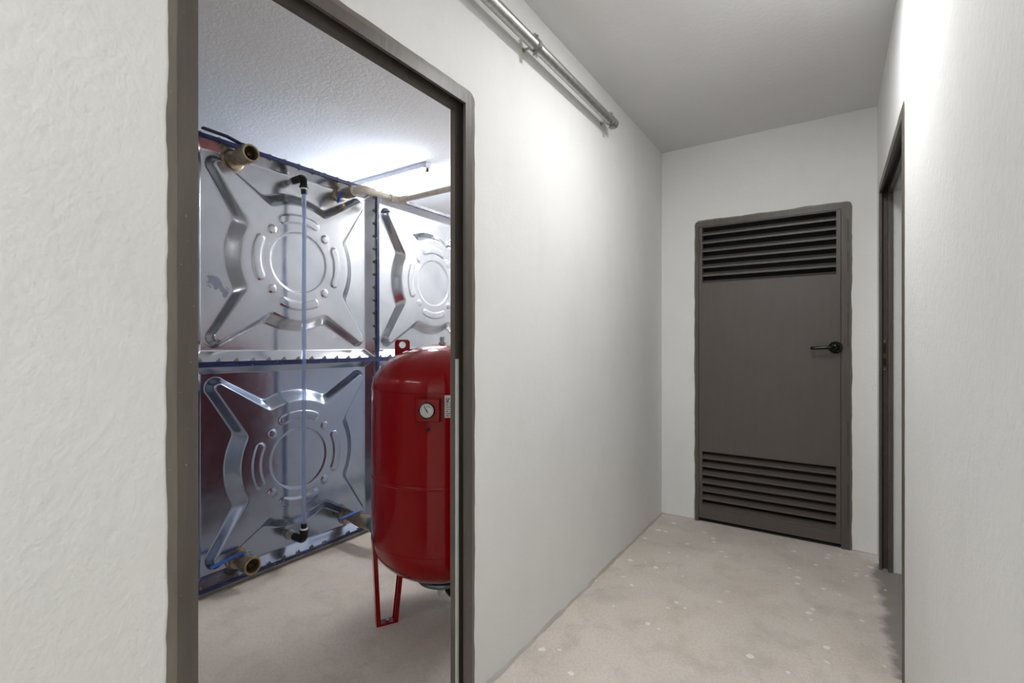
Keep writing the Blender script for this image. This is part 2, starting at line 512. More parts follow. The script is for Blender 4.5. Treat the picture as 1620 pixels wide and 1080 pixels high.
def door_path(a0, a1, zt, r, P, N, step=0.035, zb=0.0):
    """up the low side, over a rounded top, down the high side. P(a,z)->point, N(da,dz)->vector"""
    out = []
    k = int((zt - r - zb) / step)
    for i in range(k + 1): out.append((P(a0, zb + (zt - r - zb) * i / k), N(-1, 0)))
    for i in range(1, 7):
        q = math.pi / 2 * i / 6
        out.append((P(a0 + r - r * math.cos(q), zt - r + r * math.sin(q)), N(-math.cos(q), math.sin(q))))
    k2 = int((a1 - a0 - 2 * r) / step)
    for i in range(1, k2 + 1): out.append((P(a0 + r + (a1 - a0 - 2 * r) * i / k2, zt), N(0, 1)))
    for i in range(1, 7):
        q = math.pi / 2 * (1 - i / 6)
        out.append((P(a1 - r + r * math.cos(q), zt - r + r * math.sin(q)), N(math.cos(q), math.sin(q))))
    for i in range(1, k + 1): out.append((P(a1, zt - r - (zt - r - zb) * i / k), N(1, 0)))
    return out

def smooth_noise(n, amp, seed):
    r = random.Random(seed)
    a = [r.uniform(-1, 1) for _ in range(n + 8)]
    return [amp * (a[i] + a[i + 1] + a[i + 2] * 1.5 + a[i + 3]) / 2.6 for i in range(n + 4)]

def door_frame(name, sgn, xf, d, label, near_latch):
    root = empty(name, (xf, (d['y0'] + d['y1']) / 2, 0))
    tag(root, label, None, None, 'structure')
    y0, y1, zt = d['y0'], d['y1'], d['zt']
    def bx(mb, d0, d1, ya, yb, za, zb):
        a, b = sorted((xf + sgn * d0, xf + sgn * d1))
        return mb.box(a, b, ya, yb, za, zb)
    FW = 0.050
    def ring(d0, d1, i0, i1):
        mb = MB()
        bx(mb, d0, d1, y0 + i0, y0 + i1, 0, zt - i0)
        bx(mb, d0, d1, y1 - i1, y1 - i0, 0, zt - i0)
        bx(mb, d0, d1, y0 + i1, y1 - i1, zt - i1, zt - i0)
        return mb
    fr = ring(-0.004, 0.007, 0.016, FW).build('frame_face', M['frame'], root)
    ring(0.007, 0.0325, 0.012, 0.020).build('frame_slot', M['black'] if sgn < 0 else M['brown'], root)
    st = ring(0.0325, 0.052, 0.016, FW + 0.012).build('frame_stop', M['frame'], root)
    # strip of paint brushed over the plaster around the frame
    P = lambda a, z: (xf, a, z)
    N = lambda a, z: (0, a, z)
    path = door_path(y0 + 0.018, y1 - 0.018, zt - 0.018, 0.012, P, N, 0.02)
    w = smooth_noise(len(path), 0.0022, 3 if sgn < 0 else 11)
    mb = MB()
    ragged(mb, path, 0.004, lambda i: 0.018 + w[i], (sgn, 0, 0), 0.003)
    o = mb.build('brushed_paint_edge', M['brush'], root)
    o['label'] = 'uneven taupe paint brushed over the plaster around the frame'
    # latch keep let into the slot of the far post
    mb = MB()
    yk = y1 - 0.024
    zc = 1.155
    bx(mb, 0.011, 0.029, yk - 0.003, yk, zc - 0.10, zc + 0.07)
    keep = mb.build('latch_plate', M['brass_dark'], root)
    mb = MB()
    bx(mb, 0.014, 0.026, yk - 0.0045, yk - 0.0025, zc - 0.005, zc + 0.045)
    bx(mb, 0.014, 0.026, yk - 0.0045, yk - 0.0025, zc - 0.07, zc - 0.03)
    mb.build('latch_slot', M['black'], keep)
    mb = MB()
    for zz in (zc - 0.09, zc + 0.06):
        mb.cyl((xf + sgn * 0.02, yk - 0.003, zz), (xf + sgn * 0.02, yk - 0.006, zz), 0.0045, 10)
    mb.build('screw', M['brass'], keep)
    return root, st

f1, _ = door_frame('door_1', -1, XL, D1, 'dark taupe metal frame of the open plant room doorway', False)
# pale plaster left on the lower part of the far post's stop
mb = MB().box(XL - 0.0535, XL - 0.0315, D1['y1'] - 0.0605, D1['y1'] - 0.044, 0.05, 1.15)
po = mb.build('plaster_strip', M['wall'], f1)
po['label'] = 'pale plaster strip on the frame stop'
f3, _ = door_frame('door_3', 1, XR, D3, 'dark brown metal frame of the side doorway at the right', False)

# ------------------------------------------------------------------ louvred door
d2 = empty('door_2', ((D2['x0'] + D2['x1']) / 2, YB, 0))
tag(d2, 'dark taupe metal door with louvres above and below at the corridor end', None, None, 'structure')
x0, x1, zt = D2['x0'], D2['x1'], D2['zt']
P = lambda a, z: (a, YB, z)
N = lambda a, z: (a, 0, z)
path = door_path(x0 + .014, x1 - .014, zt - .014, 0.022, P, N, 0.025)
w = smooth_noise(len(path), 0.0028, 21)
mb = MB(); ragged(mb, path, 0.004, lambda i: 0.013 + w[i], (0, 1, 0), 0.003)
mb.build('brushed_paint_edge', M['brush'], d2)
# frame posts and head
LX0, LX1, LZ1 = x0 + 0.030, x1 - 0.055, zt - 0.045
mb = MB()
mb.box(x0 + .010, LX0 - .002, YB - .006, YB + .05, 0.0, zt - .010)
mb.box(LX1 + .002, x1 - .010, YB - .006, YB + .05, 0.0, zt - .010)
mb.box(LX0 - .002, LX1 + .002, YB - .006, YB + .05, LZ1 + .002, zt - .010)
mb.build('door_frame', M['frame'], d2)
mb = MB()
for (za, zb) in ((1.80, 1.93), (1.62, 1.74), (1.42, 1.44), (1.18, 1.38), (0.55, 0.75), (0.15, 0.38)):
    mb.box(x1 - .0215, x1 - .0195, YB - .0068, YB - .004, za, zb)
mb.build('frame_groove', M['black'], d2)
# leaf: stiles, rails and the sheet in the middle
UZ0, UZ1 = 1.600, 1.985
BZ0, BZ1 = 0.095, 0.475
lx0, lx1 = LX0 + 0.022, LX1 - 0.022
mb = MB()
yA, yB_ = YB - .004, YB + .040
mb.box(LX0, lx0, yA, yB_, 0.025, LZ1)
mb.box(lx1, LX1, yA, yB_, 0.025, LZ1)
mb.box(lx0, lx1, yA, yB_, UZ1, LZ1)
mb.box(lx0, lx1, yA, yB_, UZ0 - 0.03, UZ0)
mb.box(lx0, lx1, yA, yB_, BZ1, BZ1 + 0.03)
mb.box(lx0, lx1, yA, yB_, 0.025, BZ0)
leaf = mb.build('door_leaf', M['door'], d2)
mb = MB().box(LX0 + .006, LX1 - .003, YB - .0075, YB - .0045, BZ1 + .006, UZ0 - .006)
mb.build('centre_sheet', M['door'], leaf)
MB().box(LX0 - .03, LX1 + .03, YB + .075, YB + .080, 0.0, zt).build('void_shade_sheet', M['black'], d2)  # black sheet in place of the shade in the open space behind
pitch = (UZ1 - UZ0) / 7
# one louvre blade, shared
def blade_mesh(L):
    mb = MB()
    y_in, y_out, th = 0.030, -0.002, 0.0022
    prof = [(y_in, 0.010), (y_out + .006, -0.006), (y_out, -0.009), (y_out, -0.021), (y_out + .003, -0.021), (y_out + .003, -0.010), (y_in, 0.007)]
    mb.prism([(-L / 2, p[0], p[1]) for p in prof], (L, 0, 0))
    return mb.mesh('louvre_slat', M['door'])
bm_ = blade_mesh(lx1 - lx0)
cx = (lx0 + lx1) / 2
for (za, n) in ((UZ0, 7), (BZ0, 7)):
    for k in range(n):
        place('louvre_slat', bm_, (cx, YB, za + pitch * (k + 0.5) - 0.006), leaf)
# hinges
for zc in (1.86, 0.235):
    mb = MB()
    hx = LX0 - .001
    mb.cyl((hx, YB - .010, zc - .045), (hx, YB - .010, zc - .001), .0075, 12)
    mb.cyl((hx, YB - .010, zc + .001), (hx, YB - .010, zc + .045), .0075, 12)
    mb.build('hinge', M['frame'], d2)
# lever handle
hx, hz = LX1 - 0.026, 1.180
mb = MB()
mb.lathe((hx, YB - .007, hz), (0, -1, 0), [(0, 0), (.036, 0), (.036, .008), (.033, .022), (.024, .034), (.012, .041), (0, .043)], 28)
hd = mb.build('lever_handle', M['plastic'], d2)
pts = [(hx, YB - .03, hz), (hx, YB - .052, hz)] + arc((hx - .016, YB - .052, hz), (1, 0, 0), (0, -1, 0), .016, 0, math.pi / 2, 5) + \
      [(hx - .06, YB - .068, hz - .002), (hx - .096, YB - .067, hz - .004)] + arc((hx - .104, YB - .055, hz - .005), (0, -1, 0), (-1, 0, 0), .012, 0, math.pi / 2, 4) + [(hx - .116, YB - .038, hz - .006)]
MB().tube(pts, [.011, .011] + [.0105] * 6 + [.010, .0095] + [.0095] * 5 + [.009], 14).build('lever', M['plastic'], hd)
# foot gap and bolt end at the bottom right
MB().box(x0 + .02, x1 - .02, YB + .012, YB + .05, 0.001, 0.012).build('threshold', M['black'], d2)

# ------------------------------------------------------------------ sectional water tank
Y0T = 2.10 - 2 * PAN        # two columns left of the seam
NC = 3
tank = empty('water_tank', (XP, Y0T, 0))
tag(tank, 'silver sectional steel water tank with star-pressed panels and blue edges', 'water tank')

def panel_height(n=341):
    u = np.linspace(-0.535, 0.535, n)
    U, V = np.meshgrid(u, u)
    au, av = np.abs(U), np.abs(V)
    # first-octant diagonal frame
    s = (au + av) / math.sqrt(2); q = np.abs(au - av) / math.sqrt(2)
    def shape(R, s0, w0, s1, w1):
        dc = np.hypot(U, V) - R
        # tapered arm
        ds, dw = s1 - s0, w0 - w1
        L = math.hypot(ds, dw); ca, sa = ds / L, dw / L
        side = (q - (w0 - (s - s0) * dw / ds)) * ca
        tip = np.hypot(s - s1, q) - w1
        beyond = (s - s1) * ca - 0 * q > (q * 0)
        da = np.where(s > s1 + 0.0, tip, side)
        da = np.where(s < s0 * 0.4, 1.0, da)
        k = 0.02
        h = np.clip(0.5 + 0.5 * (da - dc) / k, 0, 1)
        return da * (1 - h) + dc * h - k * h * (1 - h)
    base = shape(0.378, 0.34, 0.114, 0.590, 0.048)
    top = shape(0.316, 0.30, 0.084, 0.588, 0.022)
    a = np.clip(-base, 0, None); b = np.clip(top, 0, None)
    t = np.where(base > 0, 0, a / (a + b + 1e-9))
    t = np.where(top < 0, 1, t)
    # soft edges
    tt = np.clip(t, 0, 1)
    tt = tt * 0.72 + 0.28 * (tt * tt * (3 - 2 * tt))
    hh = 0.047 * tt
    r = np.hypot(U, V)
    ang = np.arctan2(V, U)
    def bumpf(d, w): return np.clip(1 - np.abs(d) / w, 0, 1) ** 1.0
    # central disc: low step
    disc = np.clip((0.168 - r) / 0.007, 0, 1); hh = hh - 0.0045 * disc
    # four curved slots
    for k in range(4):
        da_ = (ang - k * math.pi / 2 + math.pi) % (2 * math.pi) - math.pi
        span = 0.41
        over = np.clip(np.abs(da_) - span, 0, None) * 0.245
        d = np.hypot(r - 0.240, over) - 0.024
        m = np.clip(-d / 0.006, 0, 1)
        hh = hh + 0.0055 * m
    for k in range(4):
        c = math.pi / 4 + k * math.pi / 2
        d = np.hypot(U - 0.222 * math.cos(c), V - 0.222 * math.sin(c)) - 0.024
        m = np.clip(-d / 0.007, 0, 1)
        hh = hh + 0.0055 * m
    # turned up rim
    e = np.clip((np.maximum(au, av) - 0.484) / 0.050, 0, 1)
    hh = np.maximum(hh, 0) + 0.034 * e
    for _ in range(2):      # round the press edges a little
        p = np.pad(hh, 1, mode='edge')
        hh = (p[1:-1, 1:-1] * 4 + p[:-2, 1:-1] + p[2:, 1:-1] + p[1:-1, :-2] + p[1:-1, 2:]) / 8
    return u, hh

u, hh = panel_height()
n = len(u)
verts = np.zeros((n * n, 3)); UU, VV = np.meshgrid(u, u)
verts[:, 0] = hh.ravel(); verts[:, 1] = UU.ravel(); verts[:, 2] = VV.ravel()
ii = np.arange(n * n).reshape(n, n)
quads = np.stack([ii[:-1, :-1], ii[:-1, 1:], ii[1:, 1:], ii[1:, :-1]], -1).reshape(-1, 4)
def panel_mesh(mat):
    me = bpy.data.meshes.new('tank_panel')
    me.vertices.add(n * n); me.vertices.foreach_set('co', verts.ravel())
    me.loops.add(len(quads) * 4); me.loops.foreach_set('vertex_index', quads.ravel())
    me.polygons.add(len(quads)); me.polygons.foreach_set('loop_start', np.arange(0, len(quads) * 4, 4))
    me.polygons.foreach_set('use_smooth', np.ones(len(quads), dtype=bool))
    me.update(calc_edges=True); me.validate()
    me.materials.append(mat)
    return me
PM = panel_mesh(M['zinc'])
# flange (outward lip) of a panel: four thin strips, and the blue film on its edge
def flange_mesh():
    mb = MB(); h = PAN / 2 - 0.0015; th = 0.004; xa, xb = 0.026, 0.0535
    mb.box(xa, xb, -h, h, h - th, h); mb.box(xa, xb, -h, h, -h, -h + th)
    mb.box(xa, xb, -h, -h + th, -h + th, h - th); mb.box(xa, xb, h - th, h, -h + th, h - th)
    return mb.mesh('flange', M['zinc'])
def film_mesh(tb):
    """blue film on the lip edge: deep along the top, thin along the foot (tb) and the sides"""
    mb = MB(); h = PAN / 2 - 0.0008; xa, xb = 0.047, 0.0585
    tt_, tl, tr = 0.020, 0.013, 0.005
    mb.box(xa, xb, -h, h, h - tt_, h); mb.box(xa, xb, -h, h, -h, -h + tb)
    mb.box(xa, xb, -h, -h + tl, -h + tb, h - tt_); mb.box(xa, xb, h - tr, h, -h + tb, h - tt_)
    return mb.mesh('blue_edge_film', M['film'])
FM, EM = flange_mesh(), (film_mesh(0.014), film_mesh(0.004))
for c in range(NC):
    for r_ in range(2):
        yc = Y0T + PAN * (c + .5); zc = Z0T + PAN * (r_ + .5)
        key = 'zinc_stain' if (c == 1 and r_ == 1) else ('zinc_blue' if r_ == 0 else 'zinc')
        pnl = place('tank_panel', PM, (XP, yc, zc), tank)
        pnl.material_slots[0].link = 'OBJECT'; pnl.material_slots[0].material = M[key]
        place('flange', FM, (XP, yc, zc), pnl)
        fo = place('blue_edge_film', EM[r_], (XP, yc, zc), pnl)
        fo['label'] = 'torn blue film on the flange edge'
# body of the tank behind the front
TB = MB()
YT1 = Y0T + NC * PAN
TB.box(XP - 2.10, XP - 0.006, Y0T + .004, YT1 - .004, Z0T + .004, Z0T + 2 * PAN - .006)
TB.build('tank_body', M['zinc'], tank)
# feet/skid the tank stands on
mb = MB()
for k in range(4):
    xx = XP - 0.02 - k * 0.66
    mb.box(xx - 0.05, xx + 0.05, Y0T, YT1, 0.0, Z0T + .004)
mb.build('base_rail', M['galv'], tank)
# bolts along the seams, one shared mesh per direction
def bolt_mesh(axis, back):
    mb = MB(); a = Vector(axis)
    mb.hexa(a * 0.0, a * 0.008, 0.0095)
    mb.cyl(a * 0.008, a * 0.016, 0.0055, 8)
    mb.hexa(a * -0.0095, a * -0.0165, 0.0095)
    return mb.mesh('bolt', M['bolt'])
BZ = bolt_mesh((0, 0, 1), 0); BY = bolt_mesh((0, -1, 0), 0)
for c in range(NC):
    for k in range(13):
        yy = Y0T + PAN * c + PAN * (k + .5) / 13
        for row in range(3):
            zz = Z0T + PAN * row + (0.0045 if row < 2 else -0.004)
            if row == 2:
                b = place('bolt', BZ, (XP + .040, yy, zz - 0.004), tank); b.rotation_euler = (math.pi, 0, 0)
            else:
                place('bolt', BZ, (XP + .038, yy, zz + (0.004 if row == 0 else 0)), tank)
for c in (1, 2):
    for k in range(26):
        zz = Z0T + PAN * 2 * (k + .5) / 26
        place('bolt', BY, (XP + .038, Y0T + PAN * c - 0.0045, zz), tank)

# ball valves on the tank (brass body, lever), axis +X out of the panel
def ball_valve(y, z, L, R, lever_len, lever_mat, lever_dir, name='ball_valve', open_end=True, lever_up=(0, 0, 1), drop=0.0):
    x0 = XP + 0.0
    mb = MB()
    # backnut and gasket on the panel
    mb.lathe((x0, y, z), (1, 0, 0), [(0, 0), (R * 1.25, 0), (R * 1.25, .010), (R * 1.05, .014), (R * 1.05, .026), (R * .62, .028), (R * .62, L * .36)], 28)
    b0 = L * .36
    body = [(R * .62, b0), (R * .82, b0 + .002), (R * .82, b0 + L * .10), (R * .92, b0 + L * .13), (R * 1.0, b0 + L * .24), (R * .96, b0 + L * .36), (R * .86, b0 + L * .40),
            (R * .86, b0 + L * .44), (R * 1.0, b0 + L * .45), (R * 1.0, L - .004), (R * .95, L)]
    if open_end:
        body += [(R * .78, L), (R * .74, L - .004), (R * .72, L - .055)]
    else:
        body += [(0, L)]
    mb.lathe((x0, y, z), (1, 0, 0), body, 32)
    v = mb.build(name, M['brass'], tank)
    if open_end:
        MB().lathe((x0, y, z), (1, 0, 0), [(R * .73, L - .056), (R * .73, L - .050), (R * .36, L - .050), (R * .33, L - .036), (R * .2, L - .026), (0, L - .023)], 24).build('valve_ball', M['brass_dark'], v)
    # stem, nut, lever
    upv = Vector(lever_up); dv = Vector(lever_dir)
    c = Vector((x0 + L * .62, y, z))
    mb = MB()
    mb.cyl(c + upv * R * .8, c + upv * (R * 1.22), R * .30, 14)
    mb.hexa(c + upv * (R * 1.22), c + upv * (R * 1.44), R * .26)
    mb.build('lever_nut', M['galv'], v)
    p0 = c + upv * R * 1.24 - dv * R * .25
    p1 = c + upv * R * 1.30 + dv * R * .5
    p2 = c + upv * (R * 1.30 + .012 - drop * .5) + dv * lever_len * .42
    p3 = c + upv * (R * 1.30 + .014 - drop) + dv * lever_len
    side = upv.cross(dv).normalized()
    mb = MB()
    pts = [p0, p1, p2, p3]
    for a, b in zip(pts[:-1], pts[1:]):
        d = (b - a); m = (a + b) / 2; nn = d.cross(side).normalized()
        mb.obox(m, d, side, nn, d.length / 2 + .002, .010, .0032 if a is p0 else .0048, 0.0015)
    lv = mb.build('valve_lever', lever_mat, v)
    return v
ball_valve(1.222, 2.118, 0.185, 0.043, 0.185, M['lever_dark'], (0, -1, 0))
ball_valve(1.245, 0.116, 0.155, 0.043, 0.165, M['lever'], (0, -1, 0), drop=0.03)
ball_valve(1.850, 2.108, 0.141, 0.034, 0.075, M['lever'], Vector((0.0, -0.15, -1)).normalized(), open_end=False, lever_up=(1, 0, 0) if False else (0, -1, 0))
ball_valve(1.900, 0.140, 0.230, 0.042, 0.150, M['lever'], (0, -1, 0), open_end=False, drop=0.02)

# level gauge: elbows and clear tube
YG, XG = 1.530, XP + 0.135
mb = MB()
mb.cyl((XP, YG, 2.098), (XP + .05, YG, 2.098), .014, 14)
mb.hexa((XP + .028, YG, 2.098), (XP + .045, YG, 2.098), .021)
mb.cyl((XP, YG, .142), (XP + .05, YG, .142), .014, 14)
mb.hexa((XP + .028, YG, .142), (XP + .045, YG, .142), .021)
mb.cyl((XP, YG, .142), (XP + .010, YG, .142), .028, 18)
gauge = mb.build('level_gauge', M['galv'], tank)
for zz, sg in ((2.098, -1), (.142, 1)):
    pts = [(XP + .045, YG, zz), (XG - .03, YG, zz)] + arc((XG - .03, YG, zz + sg * .03), (0, 0, -sg), (1, 0, 0), .03, 0, math.pi / 2, 6) + [(XG, YG, zz + sg * .05)]
    mb = MB().tube(pts, .0205, 16)
    mb.cyl((XG, YG, zz + sg * .045), (XG, YG, zz + sg * .058), .024, 16)
    mb.cyl((XG, YG, zz + sg * .064), (XG, YG, zz + sg * .090), .0155, 16)
    mb.build('elbow', M['plastic'], gauge)
    MB().cyl((XG, YG, zz + sg * .056), (XG, YG, zz + sg * .066), .019, 16).build('collar', M['white'], gauge)
mb = MB().lathe((XG, YG, .142 + .08), (0, 0, 1), [(.0075, 0), (.0115, 0), (.0115, 2.098 - .142 - .16), (.0075, 2.098 - .142 - .16), (.0075, 0)], 20)
tb = mb.build('clear_tube', M['tube'], gauge)
tb['label'] = 'bluish clear sight tube'

# ------------------------------------------------------------------ plumbing that is not part of the tank
ZP, XE, YE = 2.108, -2.292, 2.135
pr = .0165
mb = MB()
mb.tube([(XP + .142, 1.850, ZP), (XE - .03, 1.850, ZP)] + arc((XE - .03, 1.88, ZP), (0, -1, 0), (1, 0, 0), .03, 0, math.pi / 2, 6) + [(XE, YE - .03, ZP)] +
        arc((XE + .03, YE - .03, ZP), (-1, 0, 0), (0, 1, 0), .03, 0, math.pi / 2, 6) + [(XL - .125, YE, ZP)], pr, 18)
pp = mb.build('white_water_pipe', M['ppr'])
tag(pp, 'white plastic water pipe from the tank top running towards the doorway wall', 'pipe')
bb = MB().tube([(XE - .065, 1.850, ZP), (XE - .03, 1.850, ZP)] + arc((XE - .03, 1.88, ZP), (0, -1, 0), (1, 0, 0), .03, 0, math.pi / 2, 8) + [(XE, 1.93, ZP)], [.024, .024] + [.0255] * 9 + [.0235], 18)
bb.cyl((XE - .075, 1.850, ZP), (XE - .055, 1.850, ZP), .030, 18)
bb.build('pipe_elbow', M['ppr'], pp)
bb = MB().tube([(XE, YE - .075, ZP), (XE, YE - .03, ZP)] + arc((XE + .03, YE - .03, ZP), (-1, 0, 0), (0, 1, 0), .03, 0, math.pi / 2, 8) + [(XE + .075, YE, ZP)], .0235, 18)
bb.build('pipe_elbow', M['ppr'], pp)

# union and pipe from the lower right valve, passing behind the vessel
mb = MB()
ux, uy, uz = XP + .230, 1.900, .140
mb.lathe((ux, uy, uz), (1, 0, 0), [(0, 0), (.040, 0), (.040, .02), (.034, .022), (.034, .035), (.050, .037), (.052, .045), (.052, .075), (.050, .083), (.036, .085), (.036, .12), (0, .12)], 26)
mb.tube([(ux + .11, uy, uz), (ux + .30, uy, uz)] + arc((ux + .30, uy + .05, uz), (0, -1, 0), (1, 0, 0), .05, 0, math.pi / 2, 6) + [(ux + .35, YR1 - .0, uz)], .030, 18)
up = mb.build('outlet_pipe', M['galv_blue'])
tag(up, 'grey union and outlet pipe leaving the low tank valve behind the red vessel', 'pipe')

# ------------------------------------------------------------------ red pressure vessel
AX, AY = -1.475, 1.636
RV = 0.31
ves = empty('pressure_vessel', (AX, AY, 0))
tag(ves, 'glossy red upright pressure vessel on strap legs inside the doorway', 'pressure vessel')
zb, zt_, dh = .165, 1.20, .195
prof = []
for i in range(15):
    q = math.pi / 2 * i / 14
    prof.append((RV * math.sin(q), zb + dh - dh * math.cos(q)))
prof += [(RV, zb + dh + .01), (RV, .626), (RV + .003, .629), (RV + .0035, .633), (RV + .003, .637), (RV, .640), (RV, zt_ - dh - .01)]
for i in range(15):
    q = math.pi / 2 * (1 - i / 14)
    prof.append((RV * math.sin(q), zt_ - dh + dh * math.cos(q)))
MB().lathe((AX, AY, 0), (0, 0, 1), prof, 96).build('vessel_shell', M['red'], ves)
# weld rings where the domes meet the shell
for zz in (zb + dh, zt_ - dh):
    MB().lathe((AX, AY, 0), (0, 0, 1), [(RV - .002, zz - .004), (RV + .0016, zz - .002), (RV + .0016, zz + .002), (RV - .002, zz + .004)], 96).build('weld_seam', M['red'], ves)
# strap legs
for k in range(3):
    a = math.atan2(-.866, -.50) + k * 2 * math.pi / 3
    rd = Vector((math.cos(a), math.sin(a), 0)); tn = Vector((-math.sin(a), math.cos(a), 0)); up_ = Vector((0, 0, 1))
    C = Vector((AX, AY, 0))
    mb = MB()
    def strap(r0, z0, r1, z1):
        A = C + rd * r0 + up_ * z0; B = C + rd * r1 + up_ * z1
        d = (B - A); nrm = tn.cross(d).normalized()
        mb.obox((A + B) / 2, tn, nrm, d, .017, .0035, d.length / 2)
        for sg in (-1, 1):
            mb.obox((A + B) / 2 + tn * sg * .0155 - nrm * .006 * (1 if r0 > .25 else -1), tn, nrm, d, .0018, .0085, d.length / 2)
    strap(.292, 0.004, .309, .37)
    strap(.208, 0.004, .185, .225)
    mb.obox(C + rd * .25 + up_ * .004, rd, tn, up_, .045, .019, .004)
    lg = mb.build('leg', M['red'], ves)
    MB().hexa(C + rd * .245 + up_ * .008, C + rd * .245 + up_ * .014, .009).build('anchor_bolt', M['bolt'], lg)
# lifting eye
camr = Vector((math.cos(YAW), math.sin(YAW), 0)); camf = Vector((-math.sin(YAW), math.cos(YAW), 0))
pc = Vector((AX, AY, 0)) - camr * .186 + camf * 0.02
def eye_plate(center, ex, w, h, hole_r, hole_z, th, base_drop):
    ey = ex.cross(Vector((0, 0, 1)))
    mb = MB(); m = 24
    outer = []; inner = []
    rr = .012
    for k in range(m):
        q = 2 * math.pi * k / m
        cx_, cz = math.cos(q), math.sin(q)
        s_ = 1 / max(abs(cx_) / (w / 2), abs(cz) / ((h - hole_z) if cz > 0 else (hole_z + base_drop)))
        px, pz = cx_ * s_, cz * s_
        if pz > 0 and abs(px) > w / 2 - rr and pz > (h - hole_z) - rr:
            dx, dz = abs(px) - (w / 2 - rr), pz - (h - hole_z - rr)
            L = math.hypot(dx, dz)
            if L > rr: dx, dz = dx * rr / L, dz * rr / L
            px = math.copysign(w / 2 - rr + dx, px); pz = h - hole_z - rr + dz
        outer.append((px, pz)); inner.append((cx_ * hole_r, cz * hole_r))
    v = []
    for s in (-1, 1):
        for ring in (outer, inner):
            for (px, pz) in ring:
                v.append(center + ex * px + Vector((0, 0, hole_z + pz)) + ey * s * th / 2)
    f = []
    for k in range(m):
        k2 = (k + 1) % m
        f += [(k, k2, m + k2, m + k), (2 * m + k, 3 * m + k, 3 * m + k2, 2 * m + k2), (k, 2 * m + k, 2 * m + k2, k2), (m + k, m + k2, 3 * m + k2, 3 * m + k)]
    return mb.add(v, f)
eye_plate(pc + Vector((0, 0, 1.150)), camr, .068, .070, .0155, .046, .006, .02).build('lifting_eye', M['red'], ves)
# the same eye on the far side
eye_plate(Vector((AX, AY, 1.150)) + camr * .186, camr, .068, .070, .0155, .046, .006, .02).build('lifting_eye', M['red'], ves)
# air valve on top
mb = MB()
mb.hexa((AX, AY, 1.196), (AX, AY, 1.207), .019)
mb.cyl((AX, AY, 1.207), (AX, AY, 1.216), .011, 14)
mb.hexa((AX, AY, 1.214), (AX, AY, 1.232), .0125)
mb.build('air_valve', M['galv'], ves)
# pressure gauge in its housing
toc = Vector((-AX, -AY, 0)).normalized()
ga = math.atan2(toc.y, toc.x) - math.radians(10)
gd = Vector((math.cos(ga), math.sin(ga), 0)); gt = Vector((-math.sin(ga), math.cos(ga), 0)); UPZ = Vector((0, 0, 1))
gz = .945
gc = Vector((AX, AY, gz)) + gd * (RV + .004)
mb = MB().obox(gc, gt, UPZ, gd, .048, .045, .024, .003)
gb = mb.build('gauge_housing', M['red'], ves)
fc = gc + gd * .024
MB().lathe(fc, gd, [(0, 0), (.031, 0), (.031, .007), (.0275, .009), (.0265, .005), (0, .005)], 40).build('gauge_bezel', M['plastic'], gb)
MB().lathe(fc + gd * .0052, gd, [(0, 0), (.0266, 0), (.0266, .0008), (0, .0008)], 40).build('gauge_dial', M['dial'], gb)
mb = MB()
for k in range(11):
    q = math.radians(225 - 27 * k)
    dv = gt * math.cos(q) + UPZ * math.sin(q)
    mb.obox(fc + gd * .0064 + dv * .0225, dv, gd.cross(dv), gd, .0026 if k % 2 == 0 else .0015, .0006, .0004)
mb.build('dial_ticks', M['ink'], gb)
mb = MB()
for k in range(8):
    q = math.radians(95 - 9 * k)
    dv = gt * math.cos(q) + UPZ * math.sin(q)
    mb.obox(fc + gd * .0063 + dv * .0170, dv, gd.cross(dv), gd, .0018, .0014, .0003)
mb.build('green_arc', M['green'], gb)
q = math.radians(122)
dv = gt * math.cos(q) + UPZ * math.sin(q)
mb = MB().obox(fc + gd * .0072 + dv * .005, dv, gd.cross(dv), gd, .015, .0013, .0005)
mb.cyl(fc + gd * .006, fc + gd * .0085, .003, 12)
mb.build('gauge_needle', M['needle'], gb)
sp_ = Vector((AX, AY, gz - .078)) + gd * (RV - .002)
mb = MB().hexa(sp_, sp_ + gd * .010, .008)
mb.build('plug_screw', M['plastic'], ves)
# paper label wrapped on the shell
def shell_pt(ang, z, off): return Vector((AX + math.cos(ang) * (RV + off), AY + math.sin(ang) * (RV + off), z))
la0 = ga + math.radians(11.5); la1 = la0 + math.radians(17)
v = []; f = []
for i in range(9):
    aa = la0 + (la1 - la0) * i / 8
    v += [shell_pt(aa, .912, .0008), shell_pt(aa, 1.000, .0008), shell_pt(aa, 1.000, -.001), shell_pt(aa, .912, -.001)]
for i in range(8):
    for k in range(4): f.append((i * 4 + k, i * 4 + (k + 1) % 4, i * 4 + 4 + (k + 1) % 4, i * 4 + 4 + k))
f += [(0, 1, 2, 3), (32, 33, 34, 35)]
lb = MB().add(v, f).build('label', M['paper'], ves)
lb['label'] = 'white printed paper label'
mb = MB(); rr = random.Random(4)
for k in range(9):
    z_ = .988 - k * .0083
    aa = la0 + math.radians(1.2)
    while aa < la1 - math.radians(1.5):
        wd = math.radians(rr.uniform(.5, 2.2))
        hgt = .0052 if k in (0, 1) else .0028
        q0, q1 = aa, min(aa + wd, la1 - math.radians(1))
        mb.add([shell_pt(q0, z_, .0012), shell_pt(q1, z_, .0012), shell_pt(q1, z_ - hgt, .0012), shell_pt(q0, z_ - hgt, .0012)], [(0, 1, 2, 3)])
        aa += wd + math.radians(rr.uniform(.3, 1.6))
mb.build('label_print', M['ink'], lb)
